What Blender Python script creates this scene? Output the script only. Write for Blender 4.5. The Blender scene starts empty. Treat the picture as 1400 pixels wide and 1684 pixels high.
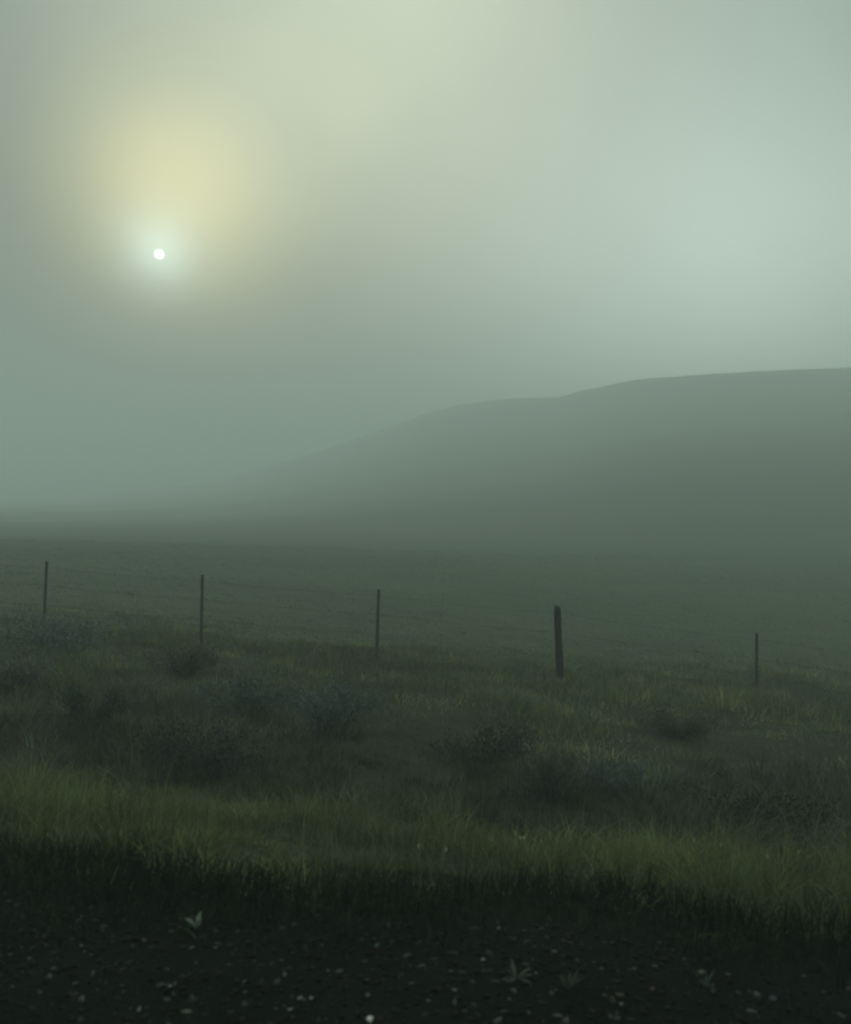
import bpy, math, random
import numpy as np
from mathutils import Vector

R = math.radians
rng = np.random.default_rng(7)
random.seed(7)
sc = bpy.context.scene
COL = sc.collection

# ------------------------------------------------------------------ camera
CAM_Z, F = 1.6, 1400.0                       # focal length in photo pixels (1400 wide)
cam_d = bpy.data.cameras.new('camera')
cam = bpy.data.objects.new('camera', cam_d); COL.objects.link(cam)
cam.location = (0, 0, CAM_Z); cam.rotation_euler = (R(90), 0, 0)
cam_d.sensor_fit = 'HORIZONTAL'; cam_d.sensor_width = 36.0; cam_d.lens = 36.0 * F / 1400.0
cam_d.clip_start = 0.05; cam_d.clip_end = 20000
cam_d.dof.use_dof = True; cam_d.dof.focus_distance = 14.0; cam_d.dof.aperture_fstop = 2.5
sc.camera = cam

def direction(px, py):
    return Vector(((px - 700) / F, 1.0, (842 - py) / F)).normalized()
def at(px, py, Y):
    return Vector((Y * (px - 700) / F, Y, CAM_Z + Y * (842 - py) / F))

SUN = direction(262, 418)
SUN_EL = math.asin(SUN.z); SUN_AZ = math.atan2(SUN.x, SUN.y)

# ------------------------------------------------------------------ world: thin sky behind a bank of fog cloud
w = bpy.data.worlds.new('World'); sc.world = w; w.use_nodes = True
nt = w.node_tree; nt.nodes.clear()
N = nt.nodes.new; L = nt.links.new
out = N('ShaderNodeOutputWorld')
sky = N('ShaderNodeTexSky'); sky.sky_type = 'NISHITA'; sky.sun_disc = False
sky.sun_elevation = SUN_EL; sky.sun_rotation = SUN_AZ; sky.dust_density = 4.0
bg1 = N('ShaderNodeBackground'); bg1.inputs[1].default_value = 0.05; L(sky.outputs[0], bg1.inputs[0])
tc = N('ShaderNodeTexCoord')
def lobe(d, k, col, prev, power=1.0):
    """cloud brightness falling off with the angle from d; k = sharpness"""
    vm = N('ShaderNodeVectorMath'); vm.operation = 'DOT_PRODUCT'
    L(warp.outputs[0], vm.inputs[0]); vm.inputs[1].default_value = d
    m1 = N('ShaderNodeMath'); m1.operation = 'SUBTRACT'; L(vm.outputs['Value'], m1.inputs[0]); m1.inputs[1].default_value = 1.0
    m2 = N('ShaderNodeMath'); m2.operation = 'MULTIPLY'; L(m1.outputs[0], m2.inputs[0]); m2.inputs[1].default_value = k
    m3 = N('ShaderNodeMath'); m3.operation = 'EXPONENT'; L(m2.outputs[0], m3.inputs[0])
    sca = N('ShaderNodeVectorMath'); sca.operation = 'SCALE'; sca.inputs[0].default_value = col; L(m3.outputs[0], sca.inputs['Scale'])
    ad = N('ShaderNodeVectorMath'); ad.operation = 'ADD'; L(sca.outputs[0], ad.inputs[0])
    if prev is None: ad.inputs[1].default_value = (0, 0, 0)
    else: L(prev, ad.inputs[1])
    return ad.outputs[0]
# soft wandering of the cloud edges
nz = N('ShaderNodeTexNoise'); nz.inputs['Scale'].default_value = 2.6; nz.inputs['Detail'].default_value = 2.0
L(tc.outputs['Generated'], nz.inputs['Vector'])
nsub = N('ShaderNodeVectorMath'); nsub.operation = 'SUBTRACT'; L(nz.outputs['Color'], nsub.inputs[0]); nsub.inputs[1].default_value = (.5, .5, .5)
nsc = N('ShaderNodeVectorMath'); nsc.operation = 'SCALE'; L(nsub.outputs[0], nsc.inputs[0]); nsc.inputs['Scale'].default_value = 0.035
warp = N('ShaderNodeVectorMath'); warp.operation = 'ADD'; L(tc.outputs['Generated'], warp.inputs[0]); L(nsc.outputs[0], warp.inputs[1])
plain = tc.outputs['Generated']
cloud = warp
class straight: outputs = [tc.outputs['Generated']]
warp = straight
acc = lobe((0, 0, 1), 3.6, (1.24, 1.56, 1.42), None)                         # fog thins upwards; unseen overhead sky raised further to light ground and haze
acc = lobe(direction(1220, 620), 25.0, (1.28, 1.48, 1.33), acc)                # pale gap over the hill
warp = cloud
acc = lobe(direction(630, 140), 28.0, (.70, .70, .48), acc)                   # thin bright cloud above
warp = straight
acc = lobe(direction(290, 345), 190.0, (1.10, .92, .36), acc)                  # yellow veil over the sun
acc = lobe(SUN, 900.0, (.40, .68, .80), acc)
acc = lobe(SUN, 3000.0, (.40, .60, .56), acc)
# the sun's own disc, half a degree and a little fogged
dv = N('ShaderNodeVectorMath'); dv.operation = 'DOT_PRODUCT'; L(tc.outputs['Generated'], dv.inputs[0]); dv.inputs[1].default_value = SUN
mr = N('ShaderNodeMapRange'); mr.interpolation_type = 'SMOOTHSTEP'; L(dv.outputs['Value'], mr.inputs['Value'])
mr.inputs['From Min'].default_value = math.cos(R(0.36)); mr.inputs['From Max'].default_value = math.cos(R(0.20))
ds = N('ShaderNodeVectorMath'); ds.operation = 'SCALE'; ds.inputs[0].default_value = (2.2, 2.3, 2.1); L(mr.outputs[0], ds.inputs['Scale'])
da = N('ShaderNodeVectorMath'); da.operation = 'ADD'; L(acc, da.inputs[0]); L(ds.outputs[0], da.inputs[1])
cn = N('ShaderNodeTexNoise'); cn.inputs['Scale'].default_value = 2.2; cn.inputs['Detail'].default_value = 3.0; cn.inputs['Distortion'].default_value = .6
L(tc.outputs['Generated'], cn.inputs['Vector'])                                # faint unevenness of the fog bank
cm = N('ShaderNodeMapRange'); L(cn.outputs['Fac'], cm.inputs['Value']); cm.inputs['From Min'].default_value = .25; cm.inputs['From Max'].default_value = .75
cm.inputs['To Min'].default_value = .90; cm.inputs['To Max'].default_value = 1.10
cs = N('ShaderNodeVectorMath'); cs.operation = 'SCALE'; L(acc, cs.inputs[0]); L(cm.outputs[0], cs.inputs['Scale']); L(cs.outputs[0], da.inputs[0])
bg2 = N('ShaderNodeBackground'); bg2.inputs[1].default_value = 1.0; L(da.outputs[0], bg2.inputs[0])
mx = N('ShaderNodeMixShader'); mx.inputs[0].default_value = 0.96; L(bg1.outputs[0], mx.inputs[1]); L(bg2.outputs[0], mx.inputs[2])
L(mx.outputs[0], out.inputs['Surface'])

# ------------------------------------------------------------------ sun through fog
sl = bpy.data.lights.new('sun', 'SUN'); sl.energy = 0.5; sl.angle = R(12); sl.color = (.95, 1.0, .85)
so = bpy.data.objects.new('sun', sl); COL.objects.link(so)
so.rotation_euler = (-SUN).to_track_quat('-Z', 'Y').to_euler()
so.location = SUN * 60

# ------------------------------------------------------------------ render settings
sc.view_settings.view_transform = 'Standard'; sc.view_settings.look = 'None'
sc.view_settings.exposure = 0.0; sc.view_settings.gamma = 1.0; sc.view_settings.use_curve_mapping = False
cy = sc.cycles
cy.max_bounces = 10; cy.volume_bounces = 8; cy.diffuse_bounces = 3; cy.transmission_bounces = 3
cy.use_denoising = True
try: cy.denoiser = 'OPENIMAGEDENOISE'
except Exception: pass
cy.pixel_filter_type = 'BLACKMAN_HARRIS'; cy.filter_width = 2.2

HAZE_DENSITY = 0.0070
HAZE_COLOR = (.94, 1.0, .975)
HAZE_G = 0.10

# ------------------------------------------------------------------ helpers
def tag(o, label=None, cat=None, group=None, kind=None):
    if label: o['label'] = label
    if cat: o['category'] = cat
    if group: o['group'] = group
    if kind: o['kind'] = kind
    return o
def link(name, me, mat=None, parent=None):
    o = bpy.data.objects.new(name, me); COL.objects.link(o)
    if mat and me is not None and not me.materials: me.materials.append(mat)
    if parent: o.parent = parent
    return o
def empty(name, loc):
    o = bpy.data.objects.new(name, None); COL.objects.link(o); o.location = loc; o.empty_display_size = .1
    return o
def np_mesh(name, verts, faces, colors=None, smooth=True):
    """faces: list of (n,k) int arrays"""
    me = bpy.data.meshes.new(name)
    verts = np.asarray(verts, np.float32)
    me.vertices.add(len(verts)); me.vertices.foreach_set('co', verts.ravel())
    loops = np.concatenate([f.ravel() for f in faces]).astype(np.int32)
    sizes = np.concatenate([np.full(len(f), f.shape[1], np.int32) for f in faces])
    starts = np.concatenate([[0], np.cumsum(sizes)[:-1]]).astype(np.int32)
    me.loops.add(len(loops)); me.loops.foreach_set('vertex_index', loops)
    me.polygons.add(len(sizes)); me.polygons.foreach_set('loop_start', starts); me.polygons.foreach_set('loop_total', sizes)
    if smooth: me.polygons.foreach_set('use_smooth', np.ones(len(sizes), bool))
    me.update(calc_edges=True)
    if colors is not None:
        a = me.attributes.new('tint', 'FLOAT_COLOR', 'POINT')
        c = np.ones((len(verts), 4), np.float32); c[:, :3] = colors
        a.data.foreach_set('color', c.ravel())
    me.validate()
    return me

_lat = np.random.default_rng(3).random((256, 256))
def vnoise(x, y):
    xi = np.floor(x).astype(int); yi = np.floor(y).astype(int); fx = x - xi; fy = y - yi
    fx = fx * fx * (3 - 2 * fx); fy = fy * fy * (3 - 2 * fy)
    g = lambda a, b: _lat[a % 256, b % 256]
    return (g(xi, yi) * (1 - fx) + g(xi + 1, yi) * fx) * (1 - fy) + (g(xi, yi + 1) * (1 - fx) + g(xi + 1, yi + 1) * fx) * fy - .5
def fbm(x, y, o=3):
    s = 0; a = 1.0
    for i in range(o):
        s = s + a * vnoise(x * 2 ** i + 17.3 * i, y * 2 ** i + 5.1 * i); a *= .5
    return s
def sstep(a, b, t):
    t = np.clip((t - a) / (b - a), 0, 1); return t * t * (3 - 2 * t)

# ------------------------------------------------------------------ terrain
PY_ = np.array([-900, -8, 1.0, 2.9, 3.4, 4.2, 5.5, 7.4, 9.5, 14.6, 20, 30, 60, 120, 250, 600, 3000.])
PZ_ = np.array([0, 0, 0, -.02, -.06, -.20, -.52, -.92, -1.0, -1.02, -1.15, -1.2, -.95, -.5, .2, .2, 0.])
# the far hill's crest: bearing (x/y), distance, height
CA = np.array([-3.2, -.60, -.40, -.25, -.143, -.043, 0, .035, .07, .107, .157, .186, .25, .32, .40, .50, .75, 1.2, 3.2])
CR = np.array([400, 400, 390, 345, 290, 260, 250, 246, 242, 236, 226, 221, 211, 201, 193, 186, 170, 150, 140.]) * 1.65
CPY = np.array([834, 828, 814, 792, 750, 702, 680, 667, 660, 655, 653, 641, 624, 616, 609, 604, 604, 640, 800.])
def height(x, y):
    x = np.asarray(x, float); y = np.asarray(y, float)
    z = np.interp(y, PY_, PZ_)
    xs = 22 * np.tanh(x / 22)
    sl_ = np.interp(y, [-50, 3, 6, 14, 25, 60, 130], [.05, .05, .075, .088, .08, .035, .0])
    z = z - sl_ * xs
    # rough ground on the verge
    rough = sstep(2.9, 4.5, y) * (1 - sstep(40, 90, y))
    z = z + rough * (.10 * fbm(x * .7 + 40, y * .7 + 9, 3) + .05 * fbm(x * 2.3, y * 2.3 + 30, 2))
    z = z + (1 - rough) * sstep(1.5, 2.5, y) * .02 * fbm(x * 3, y * 3, 3) * (y < 30)
    # hill
    r = np.hypot(x, y); a = np.clip(x / np.maximum(y, 1e-3), -3.2, 3.2)
    a = np.where(y > 1, a, 3.2 * np.sign(x))
    Rr = np.interp(a, CA, CR); Hh = Rr * (842 - np.interp(a, CA, CPY)) / F + CAM_Z
    near = np.interp(a, [-1.0, -.6, -.3, -.1, .05, .25, .5, .8, 1.5], [.5, 1.4, 2.2, 3.0, 4.7, 7.5, 10.5, 10.0, 4.0])
    f1 = sstep(34, np.interp(a, [-.3, .1, .3], [330, 240, 185]), y) * near
    t = np.clip((y - .20 * Rr) / (.80 * Rr), 0, 1)
    f2 = (sstep(-.25, 1.0, t) - .104) / .896
    f2 = np.clip(f2, 0, 1) * (y > 20)
    A = (842 - np.interp(a, CA, CPY)) / F                       # steepness of the line of sight to the crest
    back = np.exp(-(np.clip(y - Rr, 0, None) / 160) ** 2)
    top = (CAM_Z + np.minimum(y, Rr) * A) * back + (1 - back) * 4.0
    far = sstep(60, 160, y)
    z = (z + f1) * (1 - f2) + top * f2 + far * (.9 * fbm(x / 38, y / 38, 3) + .35 * fbm(x / 9, y / 9, 2)) * (1 - .6 * f2)
    return z
def hz1(x, y): return float(height(np.array([x]), np.array([y]))[0])

def axis(maxv, k, n):
    u = np.linspace(-1, 1, n); return maxv * np.sinh(k * u) / math.sinh(k)
XS = axis(1400, 7.2, 461)
ys = [np.linspace(-700, -8, 14), np.linspace(-7.6, 1.4, 12), np.arange(1.6, 16.5, .07)]
yy = 16.5
lst = []
while yy < 2300:
    lst.append(yy); yy += .09 + .013 * (yy - 16.5)
YS = np.concatenate(ys + [np.array(lst)])
GX, GY = np.meshgrid(XS, YS)
wob = .28 * fbm(GX * .55, GX * 0 + 3, 3) - .10 * np.tanh(GX / 3)
wob = wob * np.exp(-((GY - 3.5) / 2.2) ** 2) * (np.abs(GX) < 60)
GYw = GY + wob
GZ = height(GX, GYw)
def strip(name, y0, y1, mat, label=None):
    i0 = int(np.searchsorted(YS, y0)); i1 = min(int(np.searchsorted(YS, y1)), len(YS) - 1)
    V = np.stack([GX[i0:i1 + 1], GYw[i0:i1 + 1], GZ[i0:i1 + 1]], -1).reshape(-1, 3)
    nr, nc = i1 - i0 + 1, len(XS)
    idx = np.arange(nr * nc).reshape(nr, nc)
    q = np.stack([idx[:-1, :-1], idx[:-1, 1:], idx[1:, 1:], idx[1:, :-1]], -1).reshape(-1, 4)
    o = link(name, np_mesh(name, V, [q]), mat); tag(o, label, None, None, 'structure')
    return o

# ------------------------------------------------------------------ materials
def new_mat(name):
    m = bpy.data.materials.new(name); m.use_nodes = True
    b = m.node_tree.nodes['Principled BSDF']; return m, m.node_tree, b
def noise_mat(name, scales, cols, rough=.9, bump=.0, bump_scale=30, spec=.2):
    """colour ramp over two summed noises"""
    m, t, b = new_mat(name)
    tcn = t.nodes.new('ShaderNodeTexCoord')
    fac = None
    for i, (s, wgt) in enumerate(scales):
        n = t.nodes.new('ShaderNodeTexNoise'); n.inputs['Scale'].default_value = s; n.inputs['Detail'].default_value = 4
        mp = t.nodes.new('ShaderNodeMapping'); mp.inputs['Location'].default_value = (3.1 * i, 7.7 * i, 1.3 * i)
        t.links.new(tcn.outputs['Object'], mp.inputs[0]); t.links.new(mp.outputs[0], n.inputs['Vector'])
        mm = t.nodes.new('ShaderNodeMath'); mm.operation = 'MULTIPLY_ADD'
        t.links.new(n.outputs['Fac'], mm.inputs[0]); mm.inputs[1].default_value = wgt
        if fac is None: mm.inputs[2].default_value = 0
        else: t.links.new(fac, mm.inputs[2])
        fac = mm.outputs[0]
    r = t.nodes.new('ShaderNodeValToRGB'); e = r.color_ramp.elements
    while len(e) < len(cols): e.new(.5)
    for k, c in enumerate(cols):
        e[k].position = .32 + .36 * k / (len(cols) - 1); e[k].color = (*c, 1)
    t.links.new(fac, r.inputs[0]); t.links.new(r.outputs[0], b.inputs['Base Color'])
    b.inputs['Roughness'].default_value = rough; b.inputs['Specular IOR Level'].default_value = spec
    if bump:
        n = t.nodes.new('ShaderNodeTexNoise'); n.inputs['Scale'].default_value = bump_scale; n.inputs['Detail'].default_value = 6
        t.links.new(tcn.outputs['Object'], n.inputs['Vector'])
        bp = t.nodes.new('ShaderNodeBump'); bp.inputs['Strength'].default_value = bump; bp.inputs['Distance'].default_value = .05
        t.links.new(n.outputs['Fac'], bp.inputs['Height']); t.links.new(bp.outputs[0], b.inputs['Normal'])
    return m
M_asph = noise_mat('asphalt', [(2, .5), (60, .5)], [(.03, .032, .033), (.055, .056, .055)], .8, .3, 150)
M_soil = noise_mat('dark_shaded_soil', [(2.5, .5), (45, .5)], [(.0035, .005, .004), (.006, .008, .0065), (.010, .012, .009)], .95, .6, 60, .04)  # dark soil, its colour lowered further to hold the shade over the foreground
M_verge = noise_mat('verge_soil', [(1.2, .5), (18, .5)], [(.012, .014, .008), (.022, .026, .012), (.035, .036, .018)], .95, .5, 25)
M_past = noise_mat('pasture_turf', [(.12, .6), (1.1, .4)], [(.040, .048, .032), (.048, .066, .035), (.062, .074, .042)], .95, .3, 9)
M_hill = noise_mat('hill_grass', [(.02, .55), (.22, .45)], [(.022, .026, .016), (.034, .038, .024), (.045, .046, .030)], .95, .6, 1.5)

t_ = M_hill.node_tree; b_ = t_.nodes['Principled BSDF']
tcn = t_.nodes.new('ShaderNodeTexCoord'); sx_ = t_.nodes.new('ShaderNodeSeparateXYZ'); t_.links.new(tcn.outputs['Object'], sx_.inputs[0])
nn = t_.nodes.new('ShaderNodeTexNoise'); nn.inputs['Scale'].default_value = .06; nn.inputs['Detail'].default_value = 5; t_.links.new(tcn.outputs['Object'], nn.inputs['Vector'])
ma = t_.nodes.new('ShaderNodeMath'); ma.operation = 'MULTIPLY_ADD'; t_.links.new(nn.outputs['Fac'], ma.inputs[0]); ma.inputs[1].default_value = 60; t_.links.new(sx_.outputs['Y'], ma.inputs[2])
mp_ = t_.nodes.new('ShaderNodeMapRange'); t_.links.new(ma.outputs[0], mp_.inputs['Value']); mp_.inputs['From Min'].default_value = 88; mp_.inputs['From Max'].default_value = 135
mc = t_.nodes.new('ShaderNodeMix'); mc.data_type = 'RGBA'; t_.links.new(mp_.outputs[0], mc.inputs['Factor']); mc.inputs['A'].default_value = (.048, .063, .035, 1)
t_.links.new(b_.inputs['Base Color'].links[0].from_socket, mc.inputs['B']); t_.links.new(mc.outputs['Result'], b_.inputs['Base Color'])

def leaf_mat(name, trans=.45, rough=.55, spec=.25):
    m, t, b = new_mat(name)
    a = t.nodes.new('ShaderNodeAttribute'); a.attribute_name = 'tint'
    t.links.new(a.outputs['Color'], b.inputs['Base Color'])
    b.inputs['Roughness'].default_value = rough; b.inputs['Specular IOR Level'].default_value = spec
    tr = t.nodes.new('ShaderNodeBsdfTranslucent'); t.links.new(a.outputs['Color'], tr.inputs[0])
    mxx = t.nodes.new('ShaderNodeMixShader'); mxx.inputs[0].default_value = trans
    t.links.new(b.outputs[0], mxx.inputs[1]); t.links.new(tr.outputs[0], mxx.inputs[2])
    t.links.new(mxx.outputs[0], t.nodes['Material Output'].inputs['Surface'])
    return m
M_grass = leaf_mat('grass_blade')
M_shrub = leaf_mat('shrub_leaf', .25)
M_low = leaf_mat('low_weed_leaf', .2, .8, .05)

# ------------------------------------------------------------------ the ground
strip('road', -700, 1.5, M_asph)
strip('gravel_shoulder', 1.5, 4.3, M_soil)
strip('verge', 4.3, 16.0, M_verge)
strip('pasture', 16.0, 60.0, M_past)
strip('hill', 60.0, 2300, M_hill)

# ------------------------------------------------------------------ grass
def blades(px, py, h, wid, colr, seg=3, lean=.45, curl=.6, wind=(.10, 0), out=None):
    """one curved, tapering blade at each (px,py)"""
    n = len(px)
    pz = height(px, py) - .01
    az = rng.random(n) * 2 * math.pi
    ln = np.abs(rng.normal(0, lean, n))
    dx = np.cos(az) * ln + wind[0]; dy = np.sin(az) * ln + wind[1]
    if out is not None: dx = dx * .7 + out[0]; dy = dy * .7 + out[1]
    # width direction, random about the blade
    wa = az + math.pi / 2 + rng.normal(0, .5, n)
    wx, wy = np.cos(wa) * wid / 2, np.sin(wa) * wid / 2
    V = np.zeros((n, 2 * seg + 1, 3), np.float32); C = np.zeros((n, 2 * seg + 1, 3), np.float32)
    cl = 1 + curl * (rng.random(n) - .2)
    for s in range(seg + 1):
        t = s / seg
        bx = px + dx * h * (t ** (1 + cl * .7)); by = py + dy * h * (t ** (1 + cl * .7))
        bz = pz + h * t * (1 - .32 * np.minimum(np.hypot(dx, dy), 1.4) * t)
        wt = (1 - t) ** .7 if s < seg else 0
        if s < seg:
            V[:, 2 * s] = np.stack([bx - wx * wt, by - wy * wt, bz], -1)
            V[:, 2 * s + 1] = np.stack([bx + wx * wt, by + wy * wt, bz], -1)
        else:
            V[:, 2 * s] = np.stack([bx, by, bz], -1)
    C[:] = colr[:, None, :]
    m = 2 * seg + 1
    base = (np.arange(n) * m)[:, None]
    q = np.concatenate([base + np.array([[2 * s, 2 * s + 1, 2 * s + 3, 2 * s + 2]]) for s in range(seg - 1)]) if seg > 1 else np.zeros((0, 4), int)
    tr = base + np.array([[2 * seg - 2, 2 * seg - 1, 2 * seg]])
    return V.reshape(-1, 3), [q, tr], C.reshape(-1, 3)
def join(parts):
    V, C, Q, T = [], [], [], []; off = 0
    for v, (q, t), c in parts:
        V.append(v); C.append(c); Q.append(q + off); T.append(t + off); off += len(v)
    faces = [np.concatenate(Q), np.concatenate(T)]
    return np.concatenate(V), [f for f in faces if len(f)], np.concatenate(C)
def tufts(y0, y1, n_tuft, per, spread, xw=.75, xm=2.0):
    """tuft centres over the verge, then blades scattered round each"""
    ty = y0 + (y1 - y0) * rng.random(n_tuft)
    ty = np.sqrt(y0 ** 2 + (y1 ** 2 - y0 ** 2) * rng.random(n_tuft))
    tx = (rng.random(n_tuft) * 2 - 1) * (ty * xw + xm)
    k = rng.poisson(per, n_tuft)
    i = np.repeat(np.arange(n_tuft), k)
    s = spread * (.6 + .8 * rng.random(n_tuft))[i]
    x = tx[i] + rng.normal(0, 1, len(i)) * s; y = ty[i] + rng.normal(0, 1, len(i)) * s
    return x, y, i, tx, ty
def splay(x, y, i, tx, ty, spread, amt=.35, tl=.22):
    n = len(tx); lx = rng.normal(0, tl, n)[i]; ly = rng.normal(0, tl, n)[i]
    return ((x - tx[i]) / spread * amt + lx, (y - ty[i]) / spread * amt + ly)
def palette(i, n_tuft, cols, probs, var=.22, x=None, y=None):
    c = np.array(cols)[rng.choice(len(cols), n_tuft, p=probs)] * np.exp(rng.normal(0, .28, (n_tuft, 1)))
    if x is not None: c = c * np.exp(.9 * fbm(x * .9 + 31, y * 1.3 + 12, 3))[:, None]
    c = c[i] * (1 + rng.normal(0, var, (len(i), 1))).clip(.4, 1.9)
    c = c * (1 + rng.normal(0, .06, (len(i), 3)))
    return c.clip(.003, .5)
def edge_y(x):        # where the turf stops at the gravel: scalloped
    e = np.interp(x, [-4, -2.1, -1.29, -.83, -.53, -.27, 0, .43, .85, 1.1, 1.32, 1.9, 4], [3.9, 3.85, 3.68, 3.6, 3.55, 3.72, 3.78, 4.08, 4.0, 3.74, 3.5, 3.45, 3.45])
    e = e + .10 * fbm(x * 2.1 + 8, x * 0 + 2, 3)
    return e
GREEN = (.090, .118, .045); OLIVE = (.112, .122, .050); STRAW = (.18, .17, .085); DARK = (.026, .040, .016)
BLUE = (.066, .090, .075); BROWN = (.082, .076, .047); LIME = (.102, .135, .052)

# near turf, green and yellowish
def zone(x, y): return y + 1.7 * fbm(x * .55 + 3, y * .35 + 60, 3) + .12 * x          # wandering borders between kinds of growth
parts = []
x, y, i, tx, ty = tufts(3.0, 7.6, 4600, 26, .075, .62, 1.3)
ht = (.17 + .22 * fbm(tx * .9, ty * .9, 3)).clip(.05, .5) * np.exp(rng.normal(0, .35, len(tx)))
e = y - edge_y(x)
keep = (e > 0) & (rng.random(len(x)) < .35 + .65 * sstep(0, .5, e)) & (zone(tx, ty)[i] < 6.3 + rng.normal(0, .3, len(x))) & ((fbm(tx * 2.2, ty * 2.2 + 9, 2) > -.38)[i])
h = (ht[i] * (.45 + .7 * rng.random(len(i)))).clip(.03, .36) * (.35 + .65 * sstep(0, .45, e))
c = palette(i, len(tx), [GREEN, OLIVE, STRAW, LIME, DARK], [.40, .36, .06, .13, .05], .22, tx, ty) * 1.14
o_ = splay(x, y, i, tx, ty, .075)
parts.append(blades(x[keep], y[keep], h[keep], .004 + .005 * rng.random(keep.sum()), c[keep], 3, .6, out=(o_[0][keep], o_[1][keep])))
# tall seed stalks
x, y, i, tx, ty = tufts(4.0, 6.4, 500, 3, .08, .62, 1.3); keep = (y > edge_y(x) + .3) & (zone(x, y) < 6.3)
c = palette(i, len(tx), [STRAW, OLIVE], [.7, .3])
parts.append(blades(x[keep], y[keep], (.30 + .2 * rng.random(keep.sum())), np.full(keep.sum(), .0032), c[keep], 3, .25))
V, Fc, C = join(parts)
o = link('verge_grass', np_mesh('verge_grass', V, Fc, C), M_grass)
tag(o, 'yellow green tufted grass growing on the bank beside the gravel', 'grass', kind='stuff')

# dark low growth between turf and gravel
x, y, i, tx, ty = tufts(2.75, 4.7, 2600, 12, .06, .62, 1.1)
e = edge_y(x); keep = (y < e + .25) & (y > e - .8) & (rng.random(len(x)) < .9 * sstep(-.8, -.05, y - e + .3 * fbm(tx * 2, ty * 2, 2)[i]))
h = (.04 + .06 * rng.random(len(x))) * (1 + 1.0 * sstep(-.3, .1, y - e))
c = palette(i, len(tx), [(.009, .017, .009), (.013, .022, .010), (.026, .036, .016)], [.45, .4, .15])
V, Fc, C = join([blades(x[keep], y[keep], h[keep], .006 + .005 * rng.random(keep.sum()), c[keep], 2, .8)])
o = link('low_weeds', np_mesh('low_weeds', V, Fc, C), M_low)
tag(o, 'dark low weeds creeping over dark soil at the gravel edge', 'weeds', kind='stuff')

# ditch: dark, brown and blue-green growth
parts = []
x, y, i, tx, ty = tufts(5.2, 11.2, 5600, 22, .095, .62, 2.0)
zt = zone(tx, ty) + rng.normal(0, .25, len(tx))
ht = (.20 + .26 * fbm(tx * .7 + 4, ty * .7, 3)).clip(.06, .6) * np.exp(rng.normal(0, .35, len(tx)))
h = (ht[i] * (.45 + .7 * rng.random(len(i)))).clip(.03, .42)
c = palette(i, len(tx), [DARK, BLUE, BROWN, OLIVE], [.42, .24, .22, .12], .22, tx, ty)
keep = ((zt > 6.3) & (zt < 9.6))[i] & (fbm(tx * 1.6 + 7, ty * 1.6 + 9, 2) > -.40)[i]
o_ = splay(x, y, i, tx, ty, .095)
parts.append(blades(x[keep], y[keep], h[keep], .006 + .006 * rng.random(keep.sum()), c[keep], 3, .6, out=(o_[0][keep], o_[1][keep])))
V, Fc, C = join(parts)
o = link('ditch_growth', np_mesh('ditch_growth', V, Fc, C), M_grass)
tag(o, 'dark brown and blue green rank grass filling the ditch', 'grass', kind='stuff')

# far bank up to the fence: olive, tan and green
parts = []
x, y, i, tx, ty = tufts(7.8, 23, 13500, 19, .13, .62, 2.5)
zt = zone(tx, ty) + rng.normal(0, .25, len(tx))
ht = (.16 + .26 * fbm(tx * .6 + 4, ty * .6 + 3, 3)).clip(.05, .5) * np.exp(rng.normal(0, .30, len(tx))) * (1 - .68 * sstep(13.8, 18.5, ty + 1.5 * fbm(tx * .5, ty * .5, 2)))
h = (ht[i] * (.45 + .7 * rng.random(len(i)))).clip(.03, .6)
c = palette(i, len(tx), [GREEN, OLIVE, BROWN, STRAW, BLUE], [.36, .32, .14, .08, .10], .22, tx, ty) * 1.22
keep = ((zt > 9.6) & (rng.random(len(tx)) > .93 * sstep(14.0, 19.5, ty + 3 * fbm(tx * .35 + 2, ty * .5, 2))))[i]
o_ = splay(x, y, i, tx, ty, .13)
parts.append(blades(x[keep], y[keep], h[keep], .008 + .007 * rng.random(keep.sum()), c[keep], 2, .6, out=(o_[0][keep], o_[1][keep])))
V, Fc, C = join(parts)
o = link('bank_grass', np_mesh('bank_grass', V, Fc, C), M_grass)
tag(o, 'olive and tan grass along the foot of the fence', 'grass', kind='stuff')

# pasture: short cropped turf
x, y, i, tx, ty = tufts(15.2, 55, 30000, 8, .25, .62, 3)
h = (.02 + .045 * rng.random(len(x)))
c = np.array([[.080, .092, .052]]) + sstep(-6, 10, x)[:, None] * np.array([[-.020, .028, -.026]]); c = c * np.exp(.5 * fbm(x * .12, y * .3 + 5, 3) + rng.normal(0, .12, len(x)))[:, None]
V, Fc, C = join([blades(x, y, h, .020 + .016 * rng.random(len(x)), c, 1, 1.1)])
o = link('pasture_grass', np_mesh('pasture_grass', V, Fc, C), M_grass)
tag(o, 'short green grazed grass on the pasture behind the fence', 'grass', kind='stuff')

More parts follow.
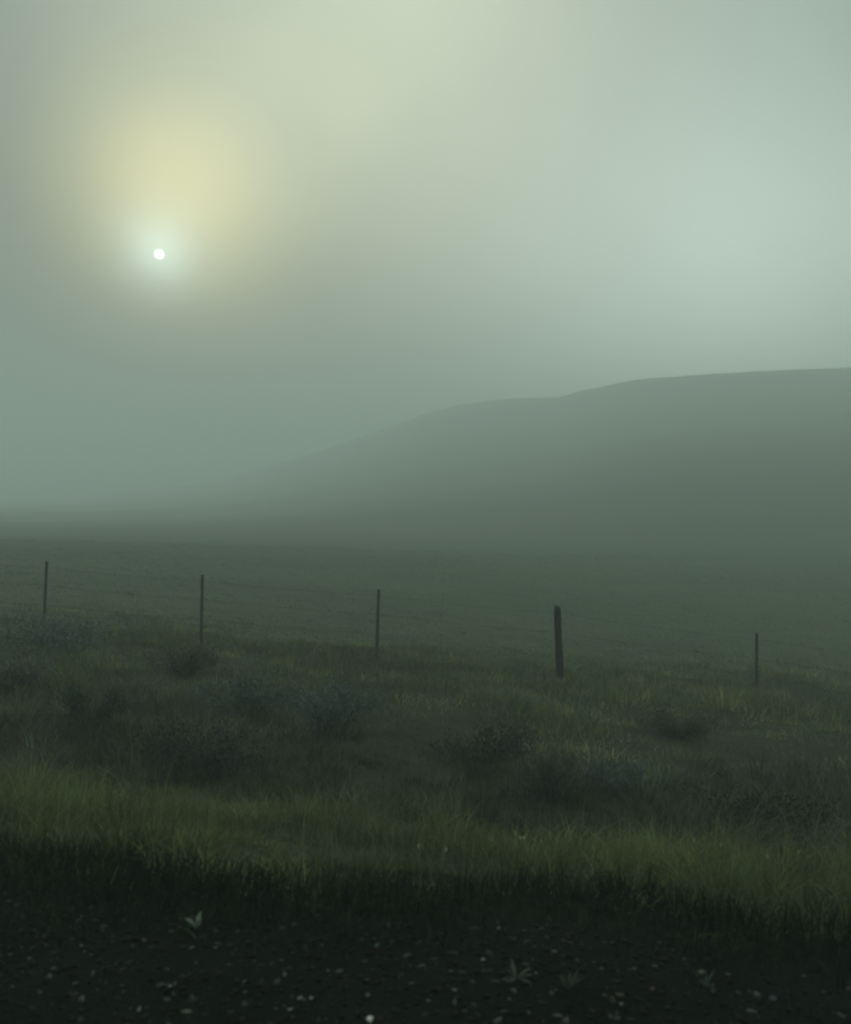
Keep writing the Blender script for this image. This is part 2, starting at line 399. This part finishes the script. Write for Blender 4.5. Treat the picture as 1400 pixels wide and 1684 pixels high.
# ------------------------------------------------------------------ gravel
phi = (1 + 5 ** .5) / 2
ICO = np.array([(-1, phi, 0), (1, phi, 0), (-1, -phi, 0), (1, -phi, 0), (0, -1, phi), (0, 1, phi), (0, -1, -phi), (0, 1, -phi), (phi, 0, -1), (phi, 0, 1), (-phi, 0, -1), (-phi, 0, 1)]) / math.hypot(1, phi)
ICF = np.array([(0, 11, 5), (0, 5, 1), (0, 1, 7), (0, 7, 10), (0, 10, 11), (1, 5, 9), (5, 11, 4), (11, 10, 2), (10, 7, 6), (7, 1, 8), (3, 9, 4), (3, 4, 2), (3, 2, 6), (3, 6, 8), (3, 8, 9), (4, 9, 5), (2, 4, 11), (6, 2, 10), (8, 6, 7), (9, 8, 1)])
def stones(x, y, s, c):
    n = len(x); z = height(x, y)
    V = ICO[None] * (1 + rng.normal(0, .26, (n, 12, 1)).clip(-.5, .6))
    V = V * np.stack([s * (.8 + .9 * rng.random(n)), s * (.6 + .5 * rng.random(n)), s * (.3 + .3 * rng.random(n))], -1)[:, None]
    a = rng.random(n) * 6.28; ca, sa = np.cos(a)[:, None], np.sin(a)[:, None]
    X = V[..., 0] * ca - V[..., 1] * sa; Y = V[..., 0] * sa + V[..., 1] * ca
    V = np.stack([X + x[:, None], Y + y[:, None], V[..., 2] + (z + s * .22)[:, None]], -1)
    Fi = (np.arange(n) * 12)[:, None, None] + ICF[None]
    return V.reshape(-1, 3), Fi.reshape(-1, 3), np.repeat(c, 12, 0)
M_stone, t_, b_ = new_mat('gravel_stone')
a_ = t_.nodes.new('ShaderNodeAttribute'); a_.attribute_name = 'tint'; t_.links.new(a_.outputs['Color'], b_.inputs['Base Color'])
b_.inputs['Roughness'].default_value = .6; b_.inputs['Specular IOR Level'].default_value = .04
n = 15000
gy = 2.0 + 2.1 * rng.random(n); gx = (rng.random(n) * 2 - 1) * 3.6
keep = (gy < edge_y(gx) - .25 - .35 * sstep(-1.0, .6, gx) * rng.random(n) ** .5 + .35 * rng.random(n) * (gx < 0)) 
gx, gy = gx[keep], gy[keep]; n = len(gx)
gs = .004 + .010 * rng.random(n) ** 2.5
gc = (.004 + .085 * rng.random(n) ** 8)[:, None] * np.array([[1, 1.02, .96]]) * (1 + rng.normal(0, .08, (n, 3)))
v, f, c = stones(gx, gy, gs, gc)
o = link('gravel', np_mesh('gravel', v, [f], c, False), M_stone)
tag(o, 'fine dark gravel scattered over the road shoulder', 'gravel', kind='stuff')

def ground_at(px, py):
    """point of the ground seen at a photo pixel"""
    d = direction(px, py); s = 1.5
    while s < 60:
        p = Vector((0, 0, CAM_Z)) + d * s
        if p.z < hz1(p.x, p.y): return p
        s += .01
    return p
M_pales = [noise_mat('pale_stone', [(60, .6), (200, .4)], [(.05 * k, .055 * k, .05 * k), (.11 * k, .115 * k, .105 * k)], .7, .3, 120, .1) for k in (.9, 1.3, 1.8, 2.8)]
M_white = noise_mat('white_stone', [(40, .6), (120, .4)], [(.45, .44, .40), (.70, .68, .62)], .5, .3, 90)
stone_px = [(20, 1624), (66, 1634), (36, 1560), (54, 1562), (48, 1578), (134, 1508), (156, 1514), (134, 1556), (150, 1572), (153, 1606), (125, 1620), (201, 1624), (115, 1637), (316, 1641), (229, 1664), (315, 1560), (390, 1613), (402, 1615), (468, 1604), (494, 1643), (512, 1644), (478, 1662), (540, 1599), (605, 1640), (403, 1634), (748, 1631), (748, 1645), (778, 1653), (882, 1602), (705, 1647), (838, 1645), (870, 1668), (1022, 1653), (1098, 1657), (795, 1580), (37, 1508), (276, 1622), (88, 1595)]
def stone(p, s, mat, name, label, group):
    v, f, c = stones(np.array([0.]), np.array([0.]), np.array([s]), np.array([[.2, .2, .2]]))
    v[:, 2] -= v[:, 2].min()
    o = link(name, np_mesh(name, v, [f], None, False), mat); o.location = (p.x, p.y, hz1(p.x, p.y) - s * .12)
    return tag(o, label, 'stone', group)
for px, py in stone_px:
    stone(ground_at(px, py), .005 + .006 * random.random() ** 1.6, random.choice(M_pales), 'pale_stone', 'small pale grey stone lying loose among the dark gravel', 'pale stones on the road shoulder')
stone(ground_at(609, 1684), .017, M_white, 'white_stone', 'bright white stone, larger than the pale pebbles around it', None)

# ------------------------------------------------------------------ fence
M_steel = noise_mat('weathered_steel', [(6, .5), (60, .5)], [(.018, .022, .018), (.035, .036, .028), (.05, .04, .03)], .6, .2, 80, .4)
M_wood = noise_mat('weathered_wood', [(4, .5), (50, .5)], [(.022, .022, .019), (.04, .038, .032), (.06, .055, .045)], .9, .7, 60)
M_wire = noise_mat('rusty_wire', [(20, .5), (90, .5)], [(.03, .026, .022), (.06, .05, .04)], .6, 0)
def tube_np(pts, rad, k=6):
    pts = [Vector(p) for p in pts]; V = []; Q = []
    for j, p in enumerate(pts):
        d = (pts[min(j + 1, len(pts) - 1)] - pts[max(j - 1, 0)]).normalized()
        u = d.orthogonal().normalized() if abs(d.z) > .9 else d.cross(Vector((0, 0, 1))).normalized()
        v = d.cross(u)
        r_ = rad[j] if hasattr(rad, '__len__') else rad
        for m in range(k):
            an = 2 * math.pi * m / k; V.append(p + (u * math.cos(an) + v * math.sin(an)) * r_)
    for j in range(len(pts) - 1):
        for m in range(k): Q.append((j * k + m, j * k + (m + 1) % k, (j + 1) * k + (m + 1) % k, (j + 1) * k + m))
    V.append(pts[0]); V.append(pts[-1]); T = []
    for m in range(k):
        T.append((len(V) - 2, (m + 1) % k, m)); b = (len(pts) - 1) * k; T.append((len(V) - 1, b + m, b + (m + 1) % k))
    return np.array([tuple(q) for q in V]), np.array(Q), np.array(T)
def tmesh(name, pts, rad, k=6):
    v, q, t = tube_np(pts, rad, k); return np_mesh(name, v, [q, t], None, True)
# (top px, top py, base px, base py, distance, wooden)
posts = [(-470, 893, -474, 985, 15.9, 0), (-185, 906, -188, 1004, 15.5, 0), (77, 923, 72, 1027, 15.1, 0), (333, 945, 331, 1052, 14.7, 0), (623, 969, 620, 1072, 14.6, 0),
         (917, 998, 921, 1105, 14.3, 1), (1245, 1041, 1244, 1154, 13.75, 0), (1580, 1082, 1580, 1200, 13.2, 0), (1925, 1130, 1926, 1254, 12.7, 0)]
fence = empty('wire_fence', (0, 14.4, hz1(0, 14.4)))
tag(fence, 'wire fence of thin steel posts and one wooden post across the grass', 'fence')
inv = Vector(fence.location)
def t_post(name, base, top):
    """steel T section with a stud row, spade plate in the ground"""
    ax = (top - base); Lh = ax.length; ax.normalize()
    sx = Vector((1, 0, 0)); sx = (sx - ax * sx.dot(ax)).normalized(); sy = ax.cross(sx)
    prof = [(-.026, -.004), (.026, -.004), (.026, .004), (.005, .006), (.004, .036), (-.004, .036), (-.005, .006), (-.026, .004)]
    V = []; Q = []
    for lv in (0, Lh - .004, Lh):
        k = 1 if lv < Lh else .86
        for a, b in prof: V.append(base + ax * lv + sx * a * k + sy * b * k)
    for l in range(2):
        for m in range(8): Q.append((l * 8 + m, l * 8 + (m + 1) % 8, l * 8 + 8 + (m + 1) % 8, l * 8 + 8 + m))
    T = [(16, 17, 18), (16, 18, 23), (23, 18, 19), (23, 19, 22), (19, 20, 21), (19, 21, 22)]
    nstud = int((Lh - .1) / .055)
    for s in range(nstud):                                   # studs on the face towards the road
        c = base + ax * (.35 + s * .055 if .35 + s * .055 < Lh - .03 else Lh - .03) - sy * .0075
        o0 = len(V)
        for dz in (-.008, .008):
            for dx in (-.007, .007):
                for dy in (-.004, .006): V.append(c + ax * dz + sx * dx + sy * dy)
        Q += [tuple(o0 + i for i in fq) for fq in ((0, 1, 3, 2), (4, 6, 7, 5), (0, 4, 5, 1), (2, 3, 7, 6), (0, 2, 6, 4), (1, 5, 7, 3))]
    return np_mesh(name, np.array([tuple(v - inv) for v in V]), [np.array(Q), np.array(T)], None, False)
tops = []
for tx_, ty_, bx_, by_, Y, wood in posts:
    top = at(tx_, ty_, Y); low = at(bx_, by_, Y); low.y += .0
    ax = (low - top).normalized()
    g = hz1(low.x, low.y)
    base = top + ax * ((top.z - g + .35) / -ax.z)
    tops.append((top, ax))
    if wood:
        pts, rad = [], []
        for k_ in range(12):
            t = k_ / 11; pts.append(base.lerp(top, t) - inv + Vector((.006 * math.sin(5 * t + 1), 0, 0))); rad.append(.070 - .012 * t + .003 * math.sin(17 * t))
        pts.append(top + Vector((.002, 0, .012)) - inv); rad.append(.046)
        v, q, t3 = tube_np(pts, rad, 14)
        v = v + rng.normal(0, .0018, v.shape)
        p = link('wooden_post', np_mesh('wooden_post', v, [q, t3], None, True), M_wood, fence)
        p['label'] = 'thick round wooden post, the only timber one in the fence'
    else:
        p = link('steel_post', t_post('steel_post', base, top), M_steel, fence)
    for dwn in (.10, .42, .76, 1.05):                         # wire clips / staples
        c = top + ax * dwn
        rr = .064 if wood else .03
        ring = [c - inv + Vector((rr * math.cos(a), -abs(rr * .55 * math.sin(a)) - .002, 0)) for a in np.linspace(0, math.pi, 7)]
        link('staple' if wood else 'wire_clip', tmesh('clip', ring, .0022, 4), M_wire, p)
for dwn in (.10, .42, .76, 1.05):
    pts = []; bars = []
    for (a, xa), (b, xb) in zip(tops[:-1], tops[1:]):
        p0 = a + xa * dwn; p1 = b + xb * dwn; 
        for s in range(16):
            t = s / 16; q = p0.lerp(p1, t); q.z -= .05 * 4 * t * (1 - t) * .6; q.y -= .034
            pts.append(q - inv)
    q = tops[-1][0] + tops[-1][1] * dwn; q.y -= .034; pts.append(q - inv)
    wv = link('wire', tmesh('wire', pts, .0016, 5), M_wire, fence)
    V, Q, T, off = [], [], [], 0
    for j in range(len(pts) - 1):                             # barbs every 12 cm or so
        for t in (.25, .75):
            c = pts[j].lerp(pts[j + 1], t); a = random.random() * 3.1
            for sg in (1, -1):
                d = Vector((.25 * sg, math.cos(a), math.sin(a))) * .014
                v, q_, t_ = tube_np([c - d, c + d], .0013, 3); V.append(v); Q.append(q_ + off); T.append(t_ + off); off += len(v)
    b = link('barbs', np_mesh('barbs', np.concatenate(V), [np.concatenate(Q), np.concatenate(T)], None, False), M_wire, wv); b['kind'] = 'stuff'

# ------------------------------------------------------------------ shrubs and weeds
M_stem = noise_mat('woody_stem', [(8, .5), (60, .5)], [(.03, .028, .022), (.06, .055, .042)], .9, .3, 40)
def shrub(px, py, Y, wd, hh, col, label, n=1500, leaf=(.035, .007), stems=16, feather=0.0):
    wd, hh = wd * SHR, hh * 1.1; n = int(n * 1.3)
    p = at(px, py, Y); p.z = hz1(p.x, p.y)
    root = empty('shrub', p); tag(root, label, 'shrub', 'shrubs in the rough grass')
    V, Q, T, off = [], [], [], 0; tips = []
    for s in range(stems):
        a = random.random() * 6.28; rr = wd / 2 * math.sqrt(random.random())
        e = Vector((math.cos(a) * rr, math.sin(a) * rr * .8, hh * (.55 + .45 * random.random()) * (1 - .45 * (rr / (wd / 2)) ** 2)))
        m = e * .5 + Vector((0, 0, .12 * hh)) ; b = Vector((e.x * .12, e.y * .12, -.04))
        v, q, t = tube_np([b, m, e], [.009, .006, .003], 5); V.append(v); Q.append(q + off); T.append(t + off); off += len(v)
        tips.append((b, m, e))
    link('stems', np_mesh('stems', np.concatenate(V), [np.concatenate(Q), np.concatenate(T)]), M_stem, root)
    k = rng.integers(0, stems, n); t = rng.random(n) ** .6
    B = np.array([[tuple(q) for q in tp] for tp in tips])[k]
    P = B[:, 0] * ((1 - t) ** 2)[:, None] + 2 * B[:, 1] * (t * (1 - t))[:, None] + B[:, 2] * (t ** 2)[:, None]
    P = P + rng.normal(0, .05 * wd * (1 - .6 * feather), (n, 3)) * np.array([1, 1, .8]); P[:, 2] = np.abs(P[:, 2])
    D = rng.normal(0, 1, (n, 3)) * (1 - .4 * feather); D[:, 2] = np.abs(D[:, 2]) + .5 + feather; D /= np.linalg.norm(D, axis=1)[:, None]
    U = np.cross(D, rng.normal(0, 1, (n, 3))); U /= np.linalg.norm(U, axis=1)[:, None]
    ll = leaf[0] * (.6 + .8 * rng.random(n))[:, None]; lw = leaf[1] * (.6 + .8 * rng.random(n))[:, None]
    W = np.cross(D, U)
    V = np.stack([P, P + D * ll * .5 + U * lw + W * lw * .3, P + D * ll, P + D * ll * .5 - U * lw + W * lw * .3], 1).reshape(-1, 3)
    Fq = (np.arange(n) * 4)[:, None] + np.array([[0, 1, 2, 3]])
    c = np.array(col) * (1 + rng.normal(0, .22, (n, 1))).clip(.4, 1.8)
    f = link('foliage', np_mesh('foliage', V, [Fq], np.repeat(c, 4, 0)), M_shrub, root); f['kind'] = 'stuff'
    return root
SAGE = (.100, .132, .122); DKS = (.034, .050, .032); GRY = (.115, .125, .105)
SHR = 1.3
shrub(548, 1230, 9.8, 1.05, .55, SAGE, 'rounded blue grey shrub in the middle of the ditch', 2600, (.045, .009))
shrub(400, 1225, 10.2, 1.2, .50, (.075, .098, .088), 'low dull blue shrub spreading beside the rounded blue grey one', 2300, (.045, .009))
shrub(95, 1130, 13.0, 1.9, .50, SAGE, 'wide pale blue grey shrub close under the fence by a leaning steel post', 2800, (.05, .012))
shrub(20, 1205, 10.6, 1.2, .45, GRY, 'grey green shrub with pale leaf tips below the wide blue grey shrub', 1900, (.045, .010))
shrub(300, 1175, 12.0, .9, .35, (.035, .052, .032), 'small dark green shrub between two blue grey shrubs', 1300, (.045, .010))
shrub(150, 1265, 9.0, .7, .42, DKS, 'round dark green bush standing in the ditch', 1800, (.04, .010))
shrub(330, 1310, 7.7, 1.5, .34, (.022, .026, .022), 'low blackish shrub mat behind the bright grass bank', 2200, (.04, .008))
shrub(905, 1320, 7.6, .75, .46, (.080, .092, .070), 'feathery pale shrub with slanting stalks at the ditch edge', 1500, (.07, .005), 22, .8)
shrub(1025, 1285, 8.2, .6, .36, SAGE, 'small blue grey shrub near the feathery pale one', 1200, (.045, .008))
shrub(1250, 1365, 7.0, 1.2, .34, (.020, .022, .016), 'dark brown shrub mat at the lower end of the ditch', 2000, (.04, .008))
shrub(800, 1240, 9.0, 1.0, .36, (.030, .030, .022), 'brownish low shrub in the ditch downhill of the rounded blue grey shrub', 1500, (.04, .008))
shrub(1115, 1170, 11.0, .9, .32, (.060, .048, .034), 'russet brown shrub between the wooden post and a steel post', 1300, (.04, .009))

def broad_weed(px, py, size, col, label, nleaf, upright=.4, stalk=False):
    p = ground_at(px, py); p.z = hz1(p.x, p.y)
    root = empty('weed', p); tag(root, label, 'weed')
    for k_ in range(nleaf):
        a = 6.28 * k_ / nleaf + random.random() * .8; ln = size * (.6 + .6 * random.random()); wd = ln * (.12 if stalk else .34)
        d = Vector((math.cos(a), math.sin(a), 0)); u = Vector((-d.y, d.x, 0)); V = []
        rise = upright * (.7 + .6 * random.random())
        for t, wt in ((0, .12), (.25, .8), (.55, 1), (.8, .62), (1, .03)):
            c = d * ln * t * (1 - .3 * rise) + Vector((0, 0, ln * (rise * t - .45 * (1 - .5 * rise) * t * t) + .004))
            V += [c - u * wd * wt / 2 + Vector((0, 0, wd * wt * .16)), c, c + u * wd * wt / 2 + Vector((0, 0, wd * wt * .16))]
        Q = [(r * 3 + m, r * 3 + m + 1, r * 3 + m + 4, r * 3 + m + 3) for r in range(4) for m in range(2)]
        cc = np.array(col) * (.8 + .4 * random.random())
        link('leaf', np_mesh('leaf', np.array([tuple(v) for v in V]), [np.array(Q)], np.repeat(cc[None], 15, 0)), M_shrub, root)
    return root
broad_weed(321, 1532, .055, (.17, .21, .15), 'pale broad-leaved weed sprouting alone from the dark gravel', 6, .9)
broad_weed(935, 1632, .07, (.05, .065, .048), 'spiky grey green weed on the dark soil at the gravel edge', 13, 1.1, True)
broad_weed(1160, 1628, .06, (.05, .065, .048), 'small narrow-leaved weed on the dark soil beside the spiky one', 9, .9, True)
broad_weed(850, 1612, .075, (.05, .06, .045), 'sprawling thin-leaved weed lying across the dark gravel', 11, .6, True)

def flower(px, py, Y, hh, label):
    p = at(px, py, Y); gz = hz1(p.x, p.y); top = max(p.z - gz, .2)
    root = empty('wildflower', (p.x, p.y, gz)); tag(root, label, 'flower', 'pale wildflowers in the bright grass')
    e = Vector((.02, 0, top))
    link('stem', tmesh('stem', [Vector((0, 0, -.02)), Vector((.004, 0, top * .5)), e], [.0022, .0018, .0014], 5), M_grassy, root)
    v = ICO * np.array([.006, .006, .013]) * (1 + rng.normal(0, .12, (12, 1))) + np.array(tuple(e))
    link('flower_head', np_mesh('flower_head', v, [ICF], None, True), M_flower, root)
M_grassy = noise_mat('flower_stem', [(20, 1.0)], [(.05, .07, .03), (.08, .10, .04)], .7)
M_flower = noise_mat('pale_petals', [(80, 1.0)], [(.25, .27, .17), (.38, .38, .26)], .7)
for px, py, Y in [(850, 1398, 4.5), (745, 1342, 5.1), (1055, 1406, 4.7), (1136, 1386, 5.0), (1256, 1492, 4.2), (727, 1458, 4.1), (682, 1448, 4.1), (1308, 1437, 4.6), (1180, 1432, 4.6), (855, 1405, 4.5)]:
    flower(px, py, Y, .2, 'tiny pale flower head on a thin stem in the bright grass')

# ------------------------------------------------------------------ haze
hx, hy0, hy1, hz0, hz1_ = 1500, -800, 2500, float(GZ.min()) - 1.0, float(GZ.max()) + 2.0
hv = np.array([(a, b, c) for c in (hz0, hz1_) for b in (hy0, hy1) for a in (-hx, hx)])
hf = np.array([(0, 2, 3, 1), (4, 5, 7, 6), (0, 1, 5, 4), (2, 6, 7, 3), (0, 4, 6, 2), (1, 3, 7, 5)])
mh = bpy.data.materials.new('haze'); mh.use_nodes = True; th = mh.node_tree; th.nodes.clear()
ho = th.nodes.new('ShaderNodeOutputMaterial'); pv = th.nodes.new('ShaderNodeVolumePrincipled')
pv.inputs['Color'].default_value = (*HAZE_COLOR, 1); pv.inputs['Density'].default_value = HAZE_DENSITY; pv.inputs['Anisotropy'].default_value = HAZE_G
th.links.new(pv.outputs[0], ho.inputs['Volume'])
tag(link('haze', np_mesh('haze', hv, [hf], None, False), mh), 'thin grey green morning fog over the whole pasture', 'fog', kind='stuff')
print('crest max', GZ.max(), 'min', GZ.min())
